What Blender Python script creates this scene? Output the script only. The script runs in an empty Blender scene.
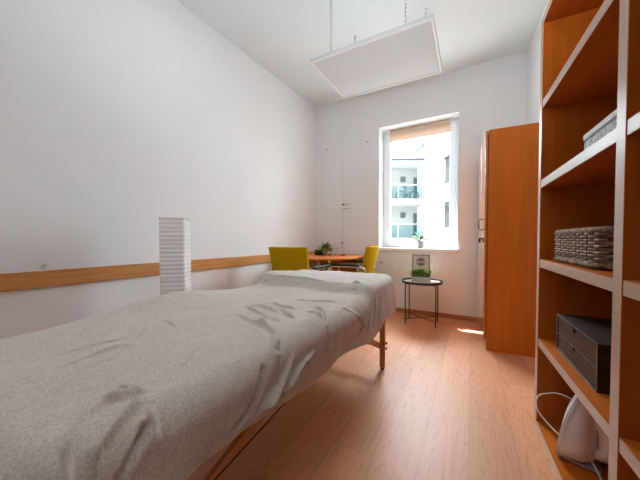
import bpy, math, random
import numpy as np
from mathutils import Vector, Matrix
PI = math.pi
random.seed(7); rng = np.random.default_rng(7)
scene = bpy.context.scene
COL = scene.collection

# ------------------------------------------------------------------ camera, sky, sun, added fill lights, exposure
FPX = 272.0; YAW = math.radians(29.13); PITCH = math.radians(1.3)
cam_data = bpy.data.cameras.new('camera'); cam = bpy.data.objects.new('camera', cam_data); COL.objects.link(cam)
cam.location = (0, 0, .98); cam.rotation_euler = (PI/2 - PITCH, 0, YAW)
cam_data.sensor_width = 36; cam_data.lens = FPX*36/640
cam_data.shift_y = 5.17/640; cam_data.clip_start = .02; cam_data.clip_end = 300
scene.camera = cam

world = bpy.data.worlds.new('sky'); scene.world = world; world.use_nodes = True
bg = world.node_tree.nodes['Background']
bg.inputs['Color'].default_value = (.76, .89, 1, 1); bg.inputs['Strength'].default_value = 6.3

def light(name, kind, energy, color, loc, rot=None, aim=None, size=None, size_y=None):
    d = bpy.data.lights.new(name, kind); o = bpy.data.objects.new(name, d); COL.objects.link(o)
    d.energy = energy; d.color = color; o.location = loc
    if aim is not None:
        o.rotation_euler = Vector(aim).to_track_quat('-Z', 'Y').to_euler()
    if rot: o.rotation_euler = rot
    if size and kind == 'AREA':
        d.shape = 'RECTANGLE'; d.size = size; d.size_y = size_y or size
    return o
sun = light('sun', 'SUN', 42, (1, .97, .92), (-10, 12, 20), aim=(1.12, -1, -2.43)); sun.data.angle = math.radians(.5)
# unseen upward fill added to brighten the ceiling, no fixture
room = light('upward_fill', 'AREA', 12.5, (.90, .96, 1), (-.3, .6, 1.95), aim=(0, .45, 1), size=1.1, size_y=1.1)
ceil = light('overhead_fill', 'AREA', 6.5, (.93, .97, 1), (-.75, 1.2, 2.99), aim=(0, 0, -1), size=1.2, size_y=1.0)  # added overhead fill out of view, no fixture
# unseen area lights added outside the window to strengthen its daylight
fill_left = light('window_fill', 'AREA', 560, (.86, .93, 1), (-3.0, 6.6, 3.7), aim=(2.3, -2.8, -1.9), size=2.2, size_y=2.2)
fill_right = light('window_fill', 'AREA', 190, (.86, .93, 1), (1.4, 6.4, 3.5), aim=(-2.0, -2.6, -1.7), size=2.0, size_y=2.2)

fill_above = light('window_fill', 'AREA', 270, (.84, .92, 1), (-.5, 6.25, 4.05), aim=(0, -2.4, -2.0), size=2.4, size_y=1.5)  # added panel above the view, more light through the window

scene.view_settings.view_transform = 'Standard'; scene.view_settings.look = 'None'
scene.view_settings.gamma = 1; scene.view_settings.use_curve_mapping = False
scene.view_settings.exposure = .47
cy = scene.cycles
cy.use_denoising = True; cy.max_bounces = 12; cy.diffuse_bounces = 7; cy.glossy_bounces = 4
cy.transparent_max_bounces = 12; cy.sample_clamp_indirect = 6; cy.caustics_reflective = False; cy.caustics_refractive = False

# ------------------------------------------------------------------ materials
def new_mat(name):
    m = bpy.data.materials.new(name); m.use_nodes = True
    nt = m.node_tree; return m, nt, nt.nodes['Principled BSDF']
def N(nt, t, **kw):
    n = nt.nodes.new(t)
    for k, v in kw.items():
        if k in n.inputs: n.inputs[k].default_value = v
        else: setattr(n, k, v)
    return n
def rgb(c): return (c[0], c[1], c[2], 1)
def plain(name, col, rough=.5, metal=0, var=.06, scale=14, bump=0, bscale=200, spec=.5, coat=0):
    m, nt, b = new_mat(name)
    tc = N(nt, 'ShaderNodeTexCoord')
    nz = N(nt, 'ShaderNodeTexNoise', Scale=scale, Detail=3.0)
    nt.links.new(tc.outputs['Object'], nz.inputs['Vector'])
    r = N(nt, 'ShaderNodeValToRGB')
    r.color_ramp.elements[0].position = .3; r.color_ramp.elements[1].position = .7
    r.color_ramp.elements[0].color = rgb([x*(1-var) for x in col]); r.color_ramp.elements[1].color = rgb([min(1, x*(1+var)) for x in col])
    nt.links.new(nz.outputs['Fac'], r.inputs['Fac']); nt.links.new(r.outputs['Color'], b.inputs['Base Color'])
    b.inputs['Roughness'].default_value = rough; b.inputs['Metallic'].default_value = metal
    b.inputs['Specular IOR Level'].default_value = spec; b.inputs['Coat Weight'].default_value = coat
    if bump:
        n2 = N(nt, 'ShaderNodeTexNoise', Scale=bscale, Detail=4.0); nt.links.new(tc.outputs['Object'], n2.inputs['Vector'])
        bp = N(nt, 'ShaderNodeBump', Strength=bump, Distance=.003)
        nt.links.new(n2.outputs['Fac'], bp.inputs['Height']); nt.links.new(bp.outputs['Normal'], b.inputs['Normal'])
    return m
def wood(name, c1, c2, stretch=(34, 34, 2.2), rough=.4, spec=.5, coat=0, bump=.05, contrast=(.32, .68)):
    m, nt, b = new_mat(name)
    tc = N(nt, 'ShaderNodeTexCoord'); mp = N(nt, 'ShaderNodeMapping'); mp.inputs['Scale'].default_value = stretch
    nt.links.new(tc.outputs['Object'], mp.inputs['Vector'])
    nz = N(nt, 'ShaderNodeTexNoise', Scale=1.0, Detail=6.0, Roughness=.62, Distortion=.5)
    nt.links.new(mp.outputs['Vector'], nz.inputs['Vector'])
    r = N(nt, 'ShaderNodeValToRGB'); r.color_ramp.elements[0].position, r.color_ramp.elements[1].position = contrast
    r.color_ramp.elements[0].color = rgb(c1); r.color_ramp.elements[1].color = rgb(c2)
    nt.links.new(nz.outputs['Fac'], r.inputs['Fac']); nt.links.new(r.outputs['Color'], b.inputs['Base Color'])
    b.inputs['Roughness'].default_value = rough; b.inputs['Specular IOR Level'].default_value = spec; b.inputs['Coat Weight'].default_value = coat
    bp = N(nt, 'ShaderNodeBump', Strength=bump, Distance=.002)
    nt.links.new(nz.outputs['Fac'], bp.inputs['Height']); nt.links.new(bp.outputs['Normal'], b.inputs['Normal'])
    return m

def floor_material():
    m, nt, b = new_mat('laminate_planks')
    L = nt.links.new
    tc = N(nt, 'ShaderNodeTexCoord'); sx = N(nt, 'ShaderNodeSeparateXYZ'); L(tc.outputs['Object'], sx.inputs['Vector'])
    def math_(op, a, bb=None):
        n = N(nt, 'ShaderNodeMath', operation=op)
        for i, v in enumerate((a, bb)):
            if v is None: continue
            if isinstance(v, (int, float)): n.inputs[i].default_value = v
            else: L(v, n.inputs[i])
        return n.outputs[0]
    u = math_('DIVIDE', sx.outputs['X'], .19); iu = math_('FLOOR', u); fu = math_('FRACT', u)
    wn1 = N(nt, 'ShaderNodeTexWhiteNoise', noise_dimensions='1D'); L(iu, wn1.inputs['W'])
    v = math_('ADD', math_('DIVIDE', sx.outputs['Y'], 1.2), wn1.outputs['Value']); iv = math_('FLOOR', v); fv = math_('FRACT', v)
    cb = N(nt, 'ShaderNodeCombineXYZ'); L(iu, cb.inputs['X']); L(iv, cb.inputs['Y'])
    wn2 = N(nt, 'ShaderNodeTexWhiteNoise', noise_dimensions='3D'); L(cb.outputs[0], wn2.inputs['Vector'])
    # cathedral grain: rings cut by the plank face, shifted per plank
    gx = math_('MULTIPLY', math_('ADD', math_('SUBTRACT', fu, .5), math_('MULTIPLY', math_('SUBTRACT', wn2.outputs['Value'], .5), .5)), 1.0)
    gy = math_('ADD', math_('MULTIPLY', sx.outputs['Y'], .42), math_('MULTIPLY', wn2.outputs['Value'], 37.0))
    c3 = N(nt, 'ShaderNodeCombineXYZ'); L(gx, c3.inputs['X']); L(gy, c3.inputs['Y']); L(math_('MULTIPLY', iu, 3.7), c3.inputs['Z'])
    nz = N(nt, 'ShaderNodeTexNoise', Scale=3.0, Detail=2.0, Distortion=.4); L(c3.outputs[0], nz.inputs['Vector'])
    rings = math_('FRACT', math_('MULTIPLY', nz.outputs['Fac'], 11.0))
    line = N(nt, 'ShaderNodeValToRGB'); L(rings, line.inputs['Fac'])
    e = line.color_ramp.elements; e[0].position = 0; e[0].color = (1, 1, 1, 1); e[1].position = .22; e[1].color = (0, 0, 0, 1)
    e2 = e.new(.9); e2.color = (.0, .0, .0, 1); e3 = e.new(1.0); e3.color = (.8, .8, .8, 1)
    mp = N(nt, 'ShaderNodeMapping'); mp.inputs['Scale'].default_value = (85, 3.2, 1); L(tc.outputs['Object'], mp.inputs['Vector'])
    nf = N(nt, 'ShaderNodeTexNoise', Scale=1.0, Detail=5.0, Roughness=.6); L(mp.outputs[0], nf.inputs['Vector'])
    base = N(nt, 'ShaderNodeMix', data_type='RGBA'); L(nf.outputs['Fac'], base.inputs[0])
    base.inputs[6].default_value = rgb(FLOOR_A); base.inputs[7].default_value = rgb(FLOOR_B)
    g = N(nt, 'ShaderNodeMix', data_type='RGBA'); L(math_('MULTIPLY', line.outputs['Color'], .5), g.inputs[0])
    L(base.outputs[2], g.inputs[6]); g.inputs[7].default_value = rgb(FLOOR_G)
    hv = N(nt, 'ShaderNodeHueSaturation'); L(g.outputs[2], hv.inputs['Color'])
    L(math_('ADD', math_('MULTIPLY', wn2.outputs['Value'], .22), .88), hv.inputs['Value'])
    du = math_('MINIMUM', fu, math_('SUBTRACT', 1.0, fu)); dv = math_('MINIMUM', fv, math_('SUBTRACT', 1.0, fv))
    seam = math_('MAXIMUM', math_('LESS_THAN', du, .009), math_('LESS_THAN', dv, .0014))
    s = N(nt, 'ShaderNodeMix', data_type='RGBA'); L(math_('MULTIPLY', seam, .35), s.inputs[0]); L(hv.outputs[0], s.inputs[6]); s.inputs[7].default_value = rgb((.16, .08, .045))
    L(s.outputs[2], b.inputs['Base Color'])
    b.inputs['Roughness'].default_value = FLOOR_ROUGH; b.inputs['Specular IOR Level'].default_value = .45; b.inputs['Coat Weight'].default_value = .05; b.inputs['Coat Roughness'].default_value = .46
    bp = N(nt, 'ShaderNodeBump', Strength=.12, Distance=.002); L(nf.outputs['Fac'], bp.inputs['Height']); L(bp.outputs[0], b.inputs['Normal'])
    return m
FLOOR_A = (.70, .335, .18); FLOOR_B = (.58, .255, .12); FLOOR_G = (.37, .135, .05); FLOOR_ROUGH = .42

def towel_material():
    m, nt, b = new_mat('terry_towel'); L = nt.links.new
    tc = N(nt, 'ShaderNodeTexCoord')
    n1 = N(nt, 'ShaderNodeTexNoise', Scale=210.0, Detail=3.0, Roughness=.7); L(tc.outputs['Object'], n1.inputs['Vector'])
    n2 = N(nt, 'ShaderNodeTexNoise', Scale=26.0, Detail=4.0, Roughness=.6); L(tc.outputs['Object'], n2.inputs['Vector'])
    ad = N(nt, 'ShaderNodeMath', operation='MULTIPLY_ADD'); L(n2.outputs['Fac'], ad.inputs[0]); ad.inputs[1].default_value = .22; L(n1.outputs['Fac'], ad.inputs[2])
    r = N(nt, 'ShaderNodeValToRGB'); L(ad.outputs[0], r.inputs['Fac'])
    r.color_ramp.elements[0].position = .4; r.color_ramp.elements[0].color = rgb((.42, .37, .32))
    r.color_ramp.elements[1].position = .82; r.color_ramp.elements[1].color = rgb((.70, .64, .585))
    L(r.outputs[0], b.inputs['Base Color']); b.inputs['Roughness'].default_value = .95; b.inputs['Specular IOR Level'].default_value = .15
    b.inputs['Sheen Weight'].default_value = .25; b.inputs['Sheen Roughness'].default_value = .5
    bp = N(nt, 'ShaderNodeBump', Strength=.5, Distance=.0025); L(ad.outputs[0], bp.inputs['Height']); L(bp.outputs[0], b.inputs['Normal'])
    return m
def glass_material(name, tint=(1, 1, 1), refl=1.0):
    m, nt, b = new_mat(name); nt.nodes.remove(b); L = nt.links.new
    out = nt.nodes['Material Output']; t = N(nt, 'ShaderNodeBsdfTransparent'); t.inputs['Color'].default_value = rgb(tint)
    g = N(nt, 'ShaderNodeBsdfGlossy', Roughness=.02); fr = N(nt, 'ShaderNodeFresnel', IOR=1.4); gm = N(nt, 'ShaderNodeNewGeometry'); io = N(nt, 'ShaderNodeMix', data_type='FLOAT'); L(gm.outputs['Backfacing'], io.inputs[0]); io.inputs[2].default_value = 1.4; io.inputs[3].default_value = 1/1.4; L(io.outputs[0], fr.inputs['IOR']); mx = N(nt, 'ShaderNodeMixShader')
    mu = N(nt, 'ShaderNodeMath', operation='MULTIPLY'); L(fr.outputs[0], mu.inputs[0]); mu.inputs[1].default_value = refl
    L(mu.outputs[0], mx.inputs[0]); L(t.outputs[0], mx.inputs[1]); L(g.outputs[0], mx.inputs[2]); L(mx.outputs[0], out.inputs['Surface'])
    return m
def leaf_material(name, c1, c2):
    m, nt, b = new_mat(name); L = nt.links.new
    gi = N(nt, 'ShaderNodeNewGeometry'); r = N(nt, 'ShaderNodeValToRGB'); L(gi.outputs['Random Per Island'], r.inputs['Fac'])
    r.color_ramp.elements[0].color = rgb(c1); r.color_ramp.elements[1].color = rgb(c2)
    L(r.outputs[0], b.inputs['Base Color']); b.inputs['Roughness'].default_value = .5
    b.inputs['Subsurface Weight'].default_value = 0
    return m
def island_material(name, c1, c2, rough=.6):
    m = leaf_material(name, c1, c2); m.node_tree.nodes['Principled BSDF'].inputs['Roughness'].default_value = rough; return m
def cloth_translucent(name, col, rough=.9, var=.02):
    m = plain(name, col, rough, var=var); nt = m.node_tree; L = nt.links.new
    b = nt.nodes['Principled BSDF']; t = N(nt, 'ShaderNodeBsdfTranslucent'); t.inputs['Color'].default_value = rgb(col)
    mx = N(nt, 'ShaderNodeMixShader'); mx.inputs[0].default_value = .35
    L(b.outputs[0], mx.inputs[1]); L(t.outputs[0], mx.inputs[2]); L(mx.outputs[0], nt.nodes['Material Output'].inputs['Surface'])
    return m
def pattern_material():
    m, nt, b = new_mat('scroll_print'); L = nt.links.new
    tc = N(nt, 'ShaderNodeTexCoord'); n = N(nt, 'ShaderNodeTexNoise', Scale=15.0, Detail=1.0, Distortion=3.0); L(tc.outputs['Object'], n.inputs['Vector'])
    r = N(nt, 'ShaderNodeValToRGB'); L(n.outputs['Fac'], r.inputs['Fac']); r.color_ramp.interpolation = 'LINEAR'
    e = r.color_ramp.elements; e[0].position = .40; e[0].color = rgb((.42, .40, .36)); e[1].position = .60; e[1].color = rgb((.42, .40, .36))
    for p, c in ((.44, (.03, .028, .025)), (.5, (.5, .48, .44)), (.56, (.03, .028, .025))):
        q = e.new(p); q.color = rgb(c)
    L(r.outputs[0], b.inputs['Base Color']); b.inputs['Roughness'].default_value = .6
    return m

M = {
 'wall': plain('wall_paint', (.825, .845, .855), .85, var=.012, scale=3, bump=.06, bscale=120, spec=.2),
 'ceiling': plain('ceiling_paint', (.78, .82, .835), .9, var=.01, scale=2, spec=.2),
 'floor': floor_material(),
 'skirting': wood('skirting_wood', (.36, .15, .05), (.46, .21, .08), (3, 40, 40), .45),
 'rail': wood('rail_pine', (.50, .215, .055), (.66, .33, .11), (40, 2.5, 40), .4),
 'cherry': wood('cherry_laminate', (.37, .088, .007), (.47, .12, .012), (26, 26, 1.6), .45, spec=.12),
 'cherry_shelf': wood('cherry_laminate_shelf', (.37, .088, .007), (.47, .12, .012), (26, 1.6, 26), .45, spec=.12),
 'cherry_bright': wood('cherry_door', (.50, .122, .010), (.59, .155, .014), (22, 22, 1.2), .33, spec=.25),
 'cherry_gloss': wood('cherry_door_gloss', (.50, .14, .02), (.59, .18, .03), (22, 22, 1.2), .22, spec=.8, coat=1.0, bump=.01),
 'edge': wood('edge_banding', (.43, .285, .21), (.49, .33, .25), (40, 3, 40), .35, spec=.45),
 'desk': wood('desk_wood', (.60, .17, .03), (.70, .22, .045), (3, 30, 30), .35, spec=.3),
 'beech': wood('table_beech', (.50, .19, .045), (.60, .25, .07), (40, 40, 3), .4),
 'towel': towel_material(),
 'vinyl': plain('table_vinyl', (.55, .50, .42), .5),
 'white_plastic': plain('white_plastic', (.82, .83, .84), .35, var=.01),
 'frame_white': plain('window_frame_white', (.84, .88, .92), .3, var=.01),
 'sill': plain('sill_white', (.86, .85, .84), .35, var=.01),
 'glass': glass_material('window_glass', (.97, .985, .98)),
 'rail_glass': glass_material('balcony_glass', (.80, .90, .92), .35),
 'blind': cloth_translucent('blind_fabric', (.80, .66, .56), .9, var=.02),
 'paper': cloth_translucent('lamp_paper', (.93, .93, .92), .85),
 'paper_wire': plain('lamp_wire', (.62, .61, .59), .6),
 'mustard': plain('mustard_fabric', (.47, .30, .003), .9, var=.10, scale=220, bump=.25, bscale=500, spec=.06),
 'chrome': plain('chrome_tube', (.75, .76, .78), .15, metal=1, var=.01),
 'black': plain('black_plastic', (.018, .018, .02), .45),
 'dark_metal': plain('dark_metal', (.035, .033, .032), .45, metal=.3),
 'tray': plain('tray_top', (.74, .70, .66), .25, var=.02),
 'concrete': plain('planter_concrete', (.45, .43, .40), .8, var=.08, scale=30),
 'pot_white': plain('zinc_pot', (.20, .215, .23), .55, metal=.0, var=.05),
 'pot_clay': plain('clay_pot', (.36, .25, .185), .8, var=.08, scale=40),
 'soil': plain('soil', (.03, .02, .012), .95, var=.3, scale=90),
 'leaf_bright': leaf_material('leaf_bright', (.14, .34, .02), (.45, .66, .08)),
 'leaf_mid': leaf_material('leaf_mid', (.06, .17, .02), (.32, .50, .08)),
 'leaf_window': leaf_material('leaf_window', (.03, .085, .012), (.13, .22, .045)),
 'grey_frame': plain('grey_picture_frame', (.31, .29, .28), .6),
 'print_paper': plain('print_paper', (.66, .64, .62), .7, var=.01),
 'print_ink': plain('print_ink', (.14, .135, .14), .7),
 'panel_face': plain('panel_face', (.67, .715, .745), .55, var=.01),
 'panel_edge': plain('panel_edge_aluminium', (.40, .40, .41), .5, metal=.0, var=.01),
 'panel_lip': plain('panel_lip', (.88, .88, .89), .4, var=.01),
 'steel': plain('galvanised_chain', (.45, .45, .46), .35, metal=.9, var=.05),
 'dark_wood': wood('dark_stained_wood', (.014, .008, .005), (.045, .026, .017), (30, 3, 30), .6, spec=.25),
 'drawer_face': wood('dark_drawer_face', (.06, .030, .017), (.13, .072, .044), (60, 3, 60), .6, spec=.1),
 'worn_edge': wood('worn_edge', (.07, .065, .06), (.2, .185, .17), (60, 20, 60), .6),
 'print_box': pattern_material(),
 'lid': plain('box_lid', (.56, .55, .51), .6, var=.02),
 'lid_dark': plain('lid_dark_band', (.05, .06, .06), .6),
 'wicker': island_material('wicker_strand', (.09, .05, .026), (.36, .25, .165), .6),
 'wicker_rim': island_material('wicker_rim', (.17, .11, .07), (.36, .26, .18), .6),
 'iron_body': plain('appliance_plastic', (.88, .85, .80), .4, var=.02),
 'iron_plate': plain('appliance_plate', (.72, .74, .74), .3, var=.01),
 'iron_base': plain('appliance_base', (.30, .28, .26), .5),
 'cord': plain('pale_cord', (.74, .70, .64), .5, var=.02),
 'facade': plain('render_cream_shade', (.26, .25, .225), .9, var=.02, scale=1),  # shade of the front put into a darkened cream
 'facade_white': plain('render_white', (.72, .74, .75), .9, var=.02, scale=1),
 'slab_edge': plain('balcony_slab_edge', (.045, .045, .055), .8),
 'slab_white': plain('balcony_slab_white', (.40, .40, .40), .8),
 'slab_grey': plain('roof_edge_grey', (.16, .16, .17), .8),
 'dark_pane': plain('dark_window_pane', (.04, .043, .046), .5),
 'bike': plain('bicycle_paint', (.05, .055, .06), .5),
 'tyre': plain('bicycle_tyre', (.03, .03, .03), .7),
 'outside_ground': plain('courtyard_paving', (.42, .41, .39), .9),
}

# ------------------------------------------------------------------ mesh building
class MB:
    def __init__(s): s.v = []; s.f = []; s.mi = []
    def add(s, vs, fs, mat=0):
        o = len(s.v); s.v += [tuple(v) for v in vs]; s.f += [tuple(i+o for i in f) for f in fs]; s.mi += [mat]*len(fs); return s
    def box(s, x0, x1, y0, y1, z0, z1, mat=0, front=None):
        """front: material index of the -x face and small edges facing the room"""
        vs = [(x0,y0,z0),(x1,y0,z0),(x1,y1,z0),(x0,y1,z0),(x0,y0,z1),(x1,y0,z1),(x1,y1,z1),(x0,y1,z1)]
        fs = [(0,3,2,1),(4,5,6,7),(0,1,5,4),(1,2,6,5),(2,3,7,6),(3,0,4,7)]
        o = len(s.f); s.add(vs, fs, mat)
        if front is not None: s.mi[o+5] = front
        return s
    def tube(s, pts, r, n=8, mat=0, closed=False, caps=True):
        pts = [Vector(p) for p in pts]; k = len(pts)
        rs = r if isinstance(r, (list, tuple)) else [r]*k
        tans = []
        for i in range(k):
            a = pts[(i-1) % k] if (closed or i > 0) else pts[i]; b = pts[(i+1) % k] if (closed or i < k-1) else pts[i]
            t = (b-a); tans.append(t.normalized() if t.length > 1e-9 else Vector((0,0,1)))
        ref = Vector((0,0,1)) if abs(tans[0].z) < .9 else Vector((1,0,0))
        nrm = tans[0].cross(ref).normalized(); vs = []
        for i in range(k):
            if i: 
                nrm = nrm - tans[i]*nrm.dot(tans[i]); nrm = nrm.normalized() if nrm.length > 1e-6 else tans[i].orthogonal().normalized()
            bi = tans[i].cross(nrm)
            for j in range(n):
                a = 2*PI*j/n; vs.append(pts[i] + (nrm*math.cos(a) + bi*math.sin(a))*rs[i])
        fs = []
        for i in range(k if closed else k-1):
            for j in range(n):
                fs.append((i*n+j, ((i+1) % k)*n+j, ((i+1) % k)*n+(j+1) % n, i*n+(j+1) % n))
        if caps and not closed:
            fs.append(tuple(range(n))); fs.append(tuple((k-1)*n+j for j in reversed(range(n))))
        # orient outward
        return s.add(vs, [f[::-1] for f in fs], mat)
    def cyl(s, a, b, r, n=16, mat=0, r2=None):
        return s.tube([a, b], [r, r if r2 is None else r2], n, mat)
    def lathe(s, prof, n=32, cx=0, cy=0, mat=0, caps=True):
        vs = [(cx+r*math.cos(2*PI*j/n), cy+r*math.sin(2*PI*j/n), z) for r, z in prof for j in range(n)]; fs = []
        for i in range(len(prof)-1):
            for j in range(n): fs.append((i*n+j, i*n+(j+1) % n, (i+1)*n+(j+1) % n, (i+1)*n+j))
        if caps:
            fs.append(tuple(reversed(range(n)))); fs.append(tuple((len(prof)-1)*n+j for j in range(n)))
        return s.add(vs, fs, mat)
    def prism(s, poly, z0, z1, mat=0):
        n = len(poly); vs = [(x,y,z0) for x,y in poly]+[(x,y,z1) for x,y in poly]
        fs = [tuple(reversed(range(n))), tuple(range(n, 2*n))]+[(i,(i+1) % n,n+(i+1) % n,n+i) for i in range(n)]
        return s.add(vs, fs, mat)
    def xform(s, fn, start=0):
        for i in range(start, len(s.v)): s.v[i] = tuple(fn(Vector(s.v[i])))
        return s
    def build(s, name, mats, parent=None, bevel=0, smooth=True, seg=2, angle=40):
        me = bpy.data.meshes.new(name); me.from_pydata(s.v, [], s.f)
        mats = mats if isinstance(mats, (list, tuple)) else [mats]
        for m in mats: me.materials.append(M[m] if isinstance(m, str) else m)
        if len(mats) > 1: me.polygons.foreach_set('material_index', s.mi)
        if smooth:
            me.polygons.foreach_set('use_smooth', [True]*len(me.polygons))
            try: me.set_sharp_from_angle(angle=math.radians(angle))
            except Exception: pass
        me.update()
        o = bpy.data.objects.new(name, me); COL.objects.link(o)
        if bevel:
            b = o.modifiers.new('edge', 'BEVEL'); b.width = bevel; b.segments = seg; b.limit_method = 'ANGLE'; b.angle_limit = math.radians(50)
            b.harden_normals = False
        if parent: o.parent = parent
        return o
def tag(o, label=None, cat=None, group=None, kind=None):
    if label: o['label'] = label
    if cat: o['category'] = cat
    if group: o['group'] = group
    if kind: o['kind'] = kind
    return o
def thing(name, label, cat, loc=(0,0,0), rz=0, group=None):
    o = bpy.data.objects.new(name, None); COL.objects.link(o); o.location = loc; o.rotation_euler = (0,0,rz)
    o.empty_display_size = .1
    return tag(o, label, cat, group)
def copy_tree(o, parent=None):
    c = o.copy(); COL.objects.link(c)
    if parent: c.parent = parent
    for ch in list(o.children): copy_tree(ch, c)
    return c
def struct(o): return tag(o, kind='structure')
def arc(cx, cy, r, a0, a1, n=8):
    return [(cx+r*math.cos(a0+(a1-a0)*i/n), cy+r*math.sin(a0+(a1-a0)*i/n)) for i in range(n+1)]
def fillet(pts, r, n=5):
    pts = [Vector(p) for p in pts]; out = [pts[0]]
    for i in range(1, len(pts)-1):
        a, b, c = pts[i-1], pts[i], pts[i+1]; d1 = (a-b); d2 = (c-b); rr = min(r, d1.length*.49, d2.length*.49)
        p, q = b+d1.normalized()*rr, b+d2.normalized()*rr
        for k in range(n+1):
            t = k/n; out.append(p*(1-t)**2 + b*2*t*(1-t) + q*t*t)
    out.append(pts[-1]); return out

# ------------------------------------------------------------------ room shell
YB = 3.71; HC = 3.02; YF = -1.3
def xl(y): return -2.277 + .0367*y
def xr(y): return .51 + (YB-y)*.055
WX0, WX1, WZ0, WZ1 = -1.127, -.150, .856, 2.513      # window opening
sk = [(xl(YF), YF), (xr(YF), YF), (xr(YB), YB), (xl(YB), YB)]
struct(MB().prism(sk, -.12, 0).build('floor', 'floor', smooth=False))
struct(MB().prism([(sk[0][0]-.2, YF-.2), (sk[1][0]+.2, YF-.2), (sk[2][0]+.2, YB+.27), (sk[3][0]-.2, YB+.27)], HC, HC+.15).build('ceiling', 'ceiling', smooth=False))
struct(MB().prism([(xl(YF), YF), (xl(YB), YB), (xl(YB)-.2, YB), (xl(YF)-.2, YF)], 0, HC).build('wall_left', 'wall', smooth=False))
struct(MB().prism([(xr(YF), YF), (xr(YF)+.2, YF), (xr(YB)+.2, YB), (xr(YB), YB)], 0, HC).build('wall_right', 'wall', smooth=False))
struct(MB().box(sk[0][0]-.2, sk[1][0]+.2, YF-.2, YF, 0, HC).build('wall_front', 'wall', smooth=False))
wb = MB(); T = .27; xa, xb = xl(YB)-.2, xr(YB)+.2
wb.box(xa, WX0, YB, YB+T, -.12, HC); wb.box(WX1, xb, YB, YB+T, -.12, HC)
wb.box(WX0, WX1, YB, YB+T, -.12, WZ0); wb.box(WX0, WX1, YB, YB+T, WZ1, HC)
struct(wb.build('wall_back', 'wall', smooth=False))
# unseen eave added outside above the window, cutting the sun to a strip
struct(MB().box(-2.4, .9, YB+T, 4.36, 2.70, 2.86).build('sun_block_eave', 'facade_white', smooth=False))
# chair rail along the left wall
o = MB().prism([(xl(YF), YF), (xl(YF)+.018, YF), (xl(YB)+.018, YB), (xl(YB), YB)], .690, .790).build('trim_1', 'rail', bevel=.004); struct(o)
# skirtings
struct(MB().box(xl(YB), xr(YB), YB-.014, YB, 0, .052).build('baseboard_back', 'skirting', bevel=.004))
struct(MB().prism([(xl(YF), YF), (xl(YF)+.014, YF), (xl(YB-.014)+.014, YB-.014), (xl(YB-.014), YB-.014)], 0, .052).build('baseboard_left', 'skirting', bevel=.004))
struct(MB().prism([(xr(YF)-.014, YF), (xr(YF), YF), (xr(YB-.014), YB-.014), (xr(YB-.014)-.014, YB-.014)], 0, .052).build('baseboard_right', 'skirting', bevel=.004))
# pipe chase in the far left corner
struct(MB().box(xl(YB)+.0, xl(YB)+.115, YB-.012, YB, .052, HC).build('trim_3', 'wall', smooth=False))

# window ------------------------------------------------------------
win = bpy.data.objects.new('window_1', None); COL.objects.link(win); win.location = ((WX0+WX1)/2, YB+.2, WZ0); struct(win)
ox, oy, oz = win.location
def ring(mb, x0, x1, z0, z1, w, y0, y1):
    mb.box(x0, x0+w, y0, y1, z0, z1); mb.box(x1-w, x1, y0, y1, z0, z1)
    mb.box(x0+w, x1-w, y0, y1, z0, z0+w); mb.box(x0+w, x1-w, y0, y1, z1-w, z1); return mb
hw = (WX1-WX0)/2; HH = WZ1-WZ0
struct(ring(MB(), -hw, hw, 0, HH, .055, 0, .07).build('window_frame', 'frame_white', win, bevel=.004))
struct(ring(MB(), -hw+.045, hw-.045, .04, HH-.045, .060, -.02, .045).build('window_sash', 'frame_white', win, bevel=.006))
struct(MB().box(-hw+.108, hw-.108, .012, .018, .10, HH-.11).build('window_pane', 'glass', win, smooth=False))
struct(MB().box(-hw-.02+.045, hw+.012, -.235, .0, -.042, .004).build('window_sill', 'sill', win, bevel=.006))
hd = MB().box(hw-.09, hw-.06, -.03, -.018, .50, .57); hd.tube([(hw-.075, -.03, .535), (hw-.075, -.055, .535), (hw-.075, -.055, .42)], .008, 8)
struct(hd.build('window_handle', 'white_plastic', win))

bl = thing('roller_blind', 'short beige roller blind rolled up at the top of the window', 'blind', (ox, YB+.165, 2.50))
MB().box(-hw+.10, hw-.10, -.012, -.008, -.150, .0).build('blind_fabric', 'blind', bl, smooth=False)
MB().cyl((-hw+.10, -.01, -.152), (hw-.10, -.01, -.152), .007, 10).build('bottom_bar', 'blind', bl)
MB().cyl((-hw+.10, -.008, -.005), (hw-.10, -.008, -.005), .017, 14).build('roller_tube', 'blind', bl)
for sgn in (-1, 1):
    MB().box(sgn*(hw-.10)-.012, sgn*(hw-.10)+.012, -.028, .012, -.03, .012).build('bracket', 'white_plastic', bl, bevel=.003)

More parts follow.
